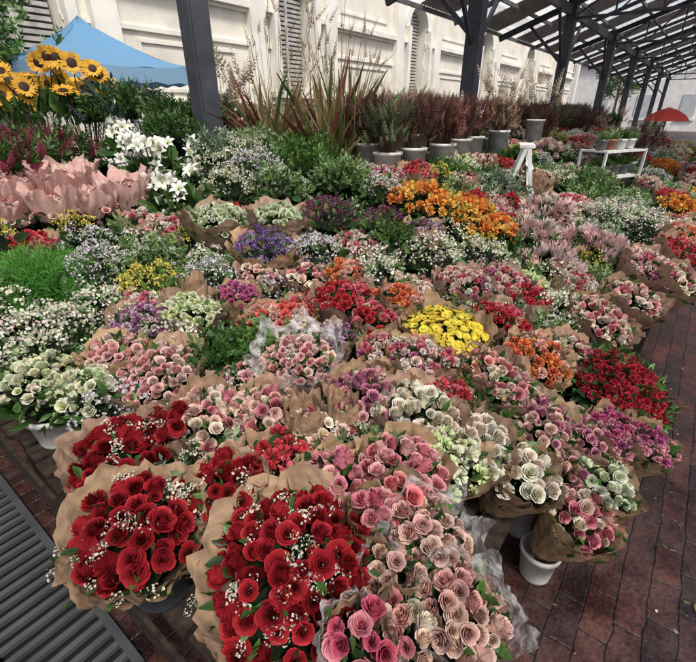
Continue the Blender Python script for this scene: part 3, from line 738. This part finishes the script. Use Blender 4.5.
# loose white bucket at the table end
A=Acc();bucket(A,(0,0,0),.13,.3,(.62,.62,.6));A.build('white_bucket',(.42,1.52,.355))
# ---------------------------------------------------------------- columns + roof
DK=(.055,.062,.075)
def column(D,N,H,w=.17):
    L=[(-w/2,w/2,-w/2,-w/2+.02,0,H,DK),(-w/2,w/2,w/2-.02,w/2,0,H,DK),(-.012,.012,-w/2+.02,w/2-.02,0,H,DK),
       (-w*.8,w*.8,-w*.8,w*.8,.003,.03,DK),(-w*.62,-w/2-.002,-w/2+.01,w/2-.01,0,H,DK),(w/2+.002,w*.62,-w/2+.01,w/2-.01,0,H,DK)]
    boxes('steel_column',L,M_STEEL,0,(D,N,0))
ev=5.6;ez=3.75;sl=.34;rg=.6
def rz(N): return ez+(ev-N)*sl if N>rg else ez+(ev-rg)*sl-(rg-N)*sl
for D in [2.7,8.4,14.3,20.2,26.1,32,38,44]:
    column(D,3.7,rz(3.7)-.05,.165 if D<5 else .24)
    if D>8: column(D,-2.5,rz(-2.5)-.05)
A=Acc();RF=(.16,.17,.19)
NS=[5.55,4.6,3.7,2.7,1.7,rg,-.5,-1.5,-2.5,-3.5]
for D in [8.4,14.3,20.2,26.1,32,38,44]:
    for a,b in zip(NS[:-1],NS[1:]): beam(A,(D,a,rz(a)-.12),(D,b,rz(b)-.12),.09,.14,M_STEEL,DK)
    zb=rz(3.7)-.45
    beam(A,(D,3.7,zb),(D,-2.5,zb),.06,.06,M_STEEL,DK)
    W=[3.7,2.7,1.7,rg,-.5,-1.5,-2.5]
    for i,(a,b) in enumerate(zip(W[:-1],W[1:])):
        beam(A,(D,b,zb),(D,b,rz(b)-.15),.04,.04,M_STEEL,DK)
        beam(A,(D,a,zb),(D,b,rz(b)-.18),.035,.035,M_STEEL,DK)
    beam(A,(D,3.7,2.9),(D,4.7,rz(4.7)-.2),.07,.07,M_STEEL,DK)
for D in [11.35,17.25,23.1,29,35]:
    for a,b in zip(NS[:-1],NS[1:]): beam(A,(D,a,rz(a)-.1),(D,b,rz(b)-.1),.06,.1,M_STEEL,RF)
for N in NS: beam(A,(6.6,N,rz(N)-.02),(46,N,rz(N)-.02),.05,.08,M_STEEL,RF)
beam(A,(6.6,3.7,rz(3.7)-.3),(46,3.7,rz(3.7)-.3),.1,.2,M_STEEL,DK)
for D in [8.4,14.3,20.2,26.1,32,38]:
    beam(A,(D,3.7,2.7),(D+1.2,3.7,rz(3.7)-.38),.06,.06,M_STEEL,DK);beam(A,(D,3.7,2.7),(D-1.2,3.7,rz(3.7)-.38),.06,.06,M_STEEL,DK)
A.build('roof_truss_frame')
def corr(D0,D1,Na,Nb,A,mat,col):
    n=int(round((D1-D0)/.06));x=np.linspace(D0,D1,n+1);V=[];F=[]
    zz=.02*(np.arange(n+1)%2)
    for y in (Na,Nb): V.append(np.stack([x,np.full(n+1,y),np.full(n+1,rz(y)+.06)+zz],1))
    for i in range(n): F+=[(i,i+1,i+n+2),(i,i+n+2,i+n+1)]
    A.raw(np.concatenate(V),F,mat,col,False)
def poly():
    m,nt,out=newmat('translucent_roof_sheet');L=nt.links
    t=N_(nt,'ShaderNodeBsdfTranslucent');t.inputs[0].default_value=(.85,.87,.87,1)
    tr=N_(nt,'ShaderNodeBsdfTransparent');mx=N_(nt,'ShaderNodeMixShader');mx.inputs[0].default_value=.45
    L.new(t.outputs[0],mx.inputs[1]);L.new(tr.outputs[0],mx.inputs[2]);L.new(mx.outputs[0],out.inputs[0]);return m
MATS.append(poly());M_POLY=8
As=Acc();Ap=Acc();D=6.72
while D<46:
    for a,b in((ev,rg),(rg,-3.6)):
        corr(D,D+1.5,a,b,As,M_STEEL,(.66,.68,.7));corr(D+1.5,D+3.0,a,b,Ap,M_POLY,(.8,.8,.8))
    D+=3.0
r1=As.build('corrugated_market_roof');r2=Ap.build('translucent_sheets');r2.parent=r1
# ---------------------------------------------------------------- building
CR=(.77,.73,.64);CR2=(.8,.78,.71)
L=[];Nw=10.0
ctr=[-3.1+6.8*k for k in range(0,7)]
ww=1.4;zb=2.3;zs=4.6;HT=9
edges=[-12]
for c in ctr: edges+=[c-ww/2,c+ww/2]
edges.append(42)
for i in range(0,len(edges)-1,2): L.append((edges[i],edges[i+1],Nw,Nw+.5,0,HT,CR))
for c in ctr:
    L.append((c-ww/2,c+ww/2,Nw,Nw+.5,0,zb,CR));L.append((c-ww/2,c+ww/2,Nw+.002,Nw+.5,zs+ww/2,HT,CR))
bld=boxes('wall',L,M_STONE)
L=[]
for z0,z1,d in[(0,.9,.12),(2.0,2.06,.07),(3.3,3.38,.06),(4.0,4.07,.1),(4.07,4.2,.2),(6.2,6.35,.15),(6.35,6.6,.3),(8.7,9,.4)]:
    for i in range(0,len(edges)-1,2): L.append((edges[i],edges[i+1],Nw-d,Nw+.01,z0,z1,CR2))
    if z1<zb or z0>5.4:
        for c in ctr: L.append((c-ww/2,c+ww/2,Nw-d,Nw+.01,z0,z1,CR2))
for c in ctr:
    L.append((c-ww/2-.3,c+ww/2+.3,Nw-.2,Nw-.003,zb-.14,zb-.003,CR2))
    for s in(-1,1): L.append((c+s*(ww/2+.12)-.1,c+s*(ww/2+.12)+.1,Nw-.24,Nw+.003,zb,zs,CR2))
    for s in (1.45,5.35):
        L.append((c+s-.25,c+s+.25,Nw-.22,Nw-.004,.9,5.89,CR2));L.append((c+s-.33,c+s+.33,Nw-.29,Nw-.004,5.9,6.195,CR2))
        L.append((c+s-.33,c+s+.33,Nw-.27,Nw-.006,.91,1.2,CR2))
    for (a,b,z0,z1) in [(2.1,4.7,2.2,2.27),(2.1,4.7,3.1,3.17),(2.1,2.17,2.273,3.097),(4.63,4.7,2.273,3.097),(2.1,4.7,4.5,4.57),(2.1,4.7,5.7,5.77),(2.1,2.17,4.573,5.697),(4.63,4.7,4.573,5.697)]:
        L.append((c+a,c+b,Nw-.04,Nw-.002,z0,z1,CR2))
trim=boxes('trim',L,M_STONE);trim.parent=bld
A=Acc()
for c in ctr:
    th=np.linspace(0,math.pi,17)
    V=[];F=[]
    for t in th:
        x=c+ww/2*math.cos(t);z=zs+ww/2*math.sin(t);V+=[(x,Nw+.001,z),(x,Nw+.001,zs+ww/2+.001)]
    for i in range(16): a=2*i;F+=[(a,a+1,a+3),(a,a+3,a+2)]
    A.raw(V,F,M_STONE,CR,False)
    V=[];F=[]
    for t in th:
        for rr,yy in((ww/2,Nw+.4),(ww/2,Nw-.12),(ww/2+.24,Nw-.12),(ww/2+.24,Nw)): V.append((c+rr*math.cos(t),yy,zs+rr*math.sin(t)))
    for i in range(16):
        for j in range(3): a=4*i+j;F+=[(a,a+1,a+5),(a,a+5,a+4)]
    A.raw(V,F,M_STONE,CR2,False)
ar=A.build('window_arches');ar.parent=bld
L=[]
for c in ctr:
    L.append((c-ww/2,c+ww/2,Nw+.36,Nw+.4,zb,zs+ww/2,(.12,.12,.125)))
    for zz in np.arange(zb,zs+.6,.11): 
        hw=ww/2-.05 if zz<zs else math.sqrt(max(.01,(ww/2)**2-(zz-zs)**2))-.03
        L.append((c-hw,c+hw,Nw+.28,Nw+.35,zz,zz+.07,(.42,.41,.39)))
    L.append((c-.04,c+.04,Nw+.24,Nw+.279,zb,zs+.6,(.5,.49,.46)))
lv=boxes('louvred_windows',L,M_STEEL);lv.parent=bld
bld.name='stone_building'
L=[(60,68,-60,60,0,7,(.8,.79,.76)),(59.6,60,-60,60,6.4,6.8,(.8,.8,.78))]
for y in np.arange(-58,58,4.): L.append((59.93,59.998,y,y+1.3,1.2,3.4,(.5,.53,.55)));L.append((59.85,59.998,y-.15,y+1.45,1.0,1.19,(.8,.8,.78)))
boxes('glare_facade',L,M_STONE)  # added pale facade, stands in for the blown-out brightness at the open end
# ---------------------------------------------------------------- white plant rack with pots
A=Acc();WH=(.68,.68,.66)
for x in(-.45,.45):
    for y in(-.18,.18): beam(A,(x,y,0),(x,y,1.0),.03,.03,M_STEEL,WH)
for z in(.3,.65,.98):
    for y in(-.18,.18): beam(A,(-.45,y,z),(.45,y,z),.03,.025,M_STEEL,WH)
    for y in(-.12,-.04,.04,.12): beam(A,(-.44,y,z),(.44,y,z),.05,.012,M_STEEL,WH)
    for x in(-.45,.45): beam(A,(x,-.18,z),(x,.18,z),.025,.02,M_STEEL,WH)
    for x in(-.32,-.1,.12,.33):
        bucket(A,(x,0,z+.012),.075,.13,[(.6,.6,.58),(.25,.1,.06),(.1,.1,.1)][rng.integers(0,3)])
        m=16;ax=rng.normal(0,.6,(m,3));ax[:,2]=1;g=[G_LEAF,G_MID,G_PALE][rng.integers(0,3)]
        A.inst(BR[0],np.tile([[x,0,z+.1]],(m,1)),frames(ax,rng.uniform(0,6,m)),rng.uniform(.1,.17,m),jit(np.array(g[0]),m),jit(np.array(g[1]),m),M_LEAF)
A.build('plant_rack',(7.3,1.0,.352)).rotation_euler[2]=-.4
# ---------------------------------------------------------------- gazebo tent
def tent(D,N,w,ze,zp):
    A=Acc();c=(.16,.34,.54);h=w/2;P=np.array([0,0,zp])
    cs=[(-h,-h),(h,-h),(h,h),(-h,h)]
    for i in range(4):
        a=np.array([*cs[i],ze]);b=np.array([*cs[(i+1)%4],ze]);n=8;V=[];F=[]
        for j in range(n+1):
            for k_ in range(n+1):
                v=j/n;e=a*(1-k_/n)+b*(k_/n);p=e*(1-v)+P*v;p=p.copy();p[2]-=.12*math.sin(math.pi*v)+.06*math.sin(math.pi*k_/n)*(1-v)+.015*math.sin(k_*2.3+j);V.append(p)
        for j in range(n):
            for k_ in range(n): q=j*(n+1)+k_;F+=[(q,q+1,q+n+2),(q,q+n+2,q+n+1)]
        A.raw(V,F,M_PET,c,True)
        V=[];F=[];m=12
        for k_ in range(m+1):
            e=a*(1-k_/m)+b*(k_/m);sg=.06*math.sin(math.pi*k_/m)
            V+=[(e[0],e[1],e[2]-sg),(e[0]*1.01,e[1]*1.01,e[2]-.22-.03*(k_%2))]
        for k_ in range(m): q=2*k_;F+=[(q,q+1,q+3),(q,q+3,q+2)]
        A.raw(V,F,M_PET,(.25,.42,.58),True)
        beam(A,(cs[i][0]*.97,cs[i][1]*.97,0),(cs[i][0]*.97,cs[i][1]*.97,ze-.02),.05,.05,M_STEEL,(.5,.5,.5))
    A.build('blue_gazebo_tent',(D,N,0))
tent(3.55,7.55,2.2,2.4,3.0)
# ---------------------------------------------------------------- tree
def tree(D,N,H,cr,name='tree'):
    A=Acc()
    lathe(A,[(.16,0),(.12,.8),(.09,H*.5),(.05,H*.75)],(0,0,0),M_WOOD,(.12,.09,.06),10)
    tips=[]
    for i in range(14):
        a=i*2.4;z=H*rng.uniform(.35,.7);r=cr*rng.uniform(.5,.95)
        q=(r*math.cos(a),r*math.sin(a),z+rng.uniform(.3,1.1));beam(A,(0,0,z),q,.05,.05,M_WOOD,(.12,.09,.06));tips.append(q)
    n=2200;ti=np.array(tips)[rng.integers(0,14,n)]+rng.normal(0,.33,(n,3))
    cc=jit(np.array([.07,.14,.03]),n,.35)
    A.inst(BR[0],ti,frames(rng.normal(size=(n,3))+[0,0,.6],rng.uniform(0,6,n)),rng.uniform(.15,.3,n),cc,cc*1.4,M_LEAF)
    A.build(name,(D,N,0))
tree(1.7,8.6,4.6,1.1);tree(-1.5,8.0,5,1.4)
tree(52,8,7,2.2);tree(50,-9,6.5,2.2)
# ---------------------------------------------------------------- step ladder, parasol
A=Acc();W=(.75,.75,.75)
for s in(-.2,.2):
    beam(A,(s,0,0),(s,.22,1.14),.035,.035,M_STEEL,W);beam(A,(s,.55,0),(s,.25,1.14),.035,.035,M_STEEL,W)
    beam(A,(s,.1,.55),(s,.4,.55),.02,.02,M_STEEL,W)
for t in(.2,.42,.64,.84): beam(A,(-.2,.22*t,1.14*t),(.2,.22*t,1.14*t),.06,.025,M_STEEL,W)
beam(A,(-.22,.24,1.15),(.22,.24,1.15),.14,.025,M_STEEL,W)
lad=A.build('metal_step_ladder',(4.85,1.2,.355));lad.rotation_euler[2]=.35
A=Acc();ns=16;V=[(0,0,.3)];F=[]
for j,(r,z) in enumerate([(.25,.24),(.5,.12),(.62,0)]):
    for i in range(ns):
        a=i*2*math.pi/ns;rr=r*(1-.04*(i%2));V.append((rr*math.cos(a),rr*math.sin(a),z))
for i in range(ns):
    F.append((0,1+i,1+(i+1)%ns))
    for j in range(2): a=1+j*ns+i;b=1+j*ns+(i+1)%ns;F+=[(a,a+ns,b+ns),(a,b+ns,b)]
V=np.array(V)*[.8,.8,1]+[0,0,1.25];A.raw(V,F,M_PET,(.5,.05,.04));lathe(A,[(.02,0),(.02,1.55)],(0,0,0),M_STEEL,(.4,.4,.4),8)
lathe(A,[(.25,0),(.25,.06),(.05,.1)],(0,0,0),M_STEEL,(.2,.2,.2),16)
A.build('red_parasol',(14.3,1.0,.35))
# ---------------------------------------------------------------- light, camera
w=bpy.data.worlds.new('World');sc.world=w;w.use_nodes=True;nt=w.node_tree
bg=nt.nodes['Background'];sky=nt.nodes.new('ShaderNodeTexSky');sky.sky_type='NISHITA';sky.sun_disc=False
sd=Vector((-.28,-.5,.85)).normalized()
sky.sun_elevation=math.asin(sd.z);sky.sun_rotation=math.atan2(sd.x,sd.y)
sky.air_density=1.0;sky.dust_density=5
nt.links.new(sky.outputs[0],bg.inputs[0]);bg.inputs[1].default_value=.15
su=bpy.data.lights.new('sun','SUN');su.energy=3.0;su.angle=math.radians(11);su.color=(1,.97,.92)
so=bpy.data.objects.new('sun',su);so.rotation_euler=(-sd).to_track_quat('-Z','Y').to_euler();sc.collection.objects.link(so)
cam=bpy.data.cameras.new('camera');cam.lens=430/696*36;cam.sensor_width=36;cam.clip_end=1000;cam.clip_start=.02
co=bpy.data.objects.new('camera',cam);co.location=(0,0,1.8)
co.rotation_euler=(math.radians(63),0,-math.atan2(.793,.61));sc.collection.objects.link(co);sc.camera=co
sc.view_settings.view_transform='Standard';sc.view_settings.look='None';sc.view_settings.exposure=0
print('gap',G,'tris',sum(len(o.data.polygons) for o in bpy.data.objects if o.type=='MESH'))
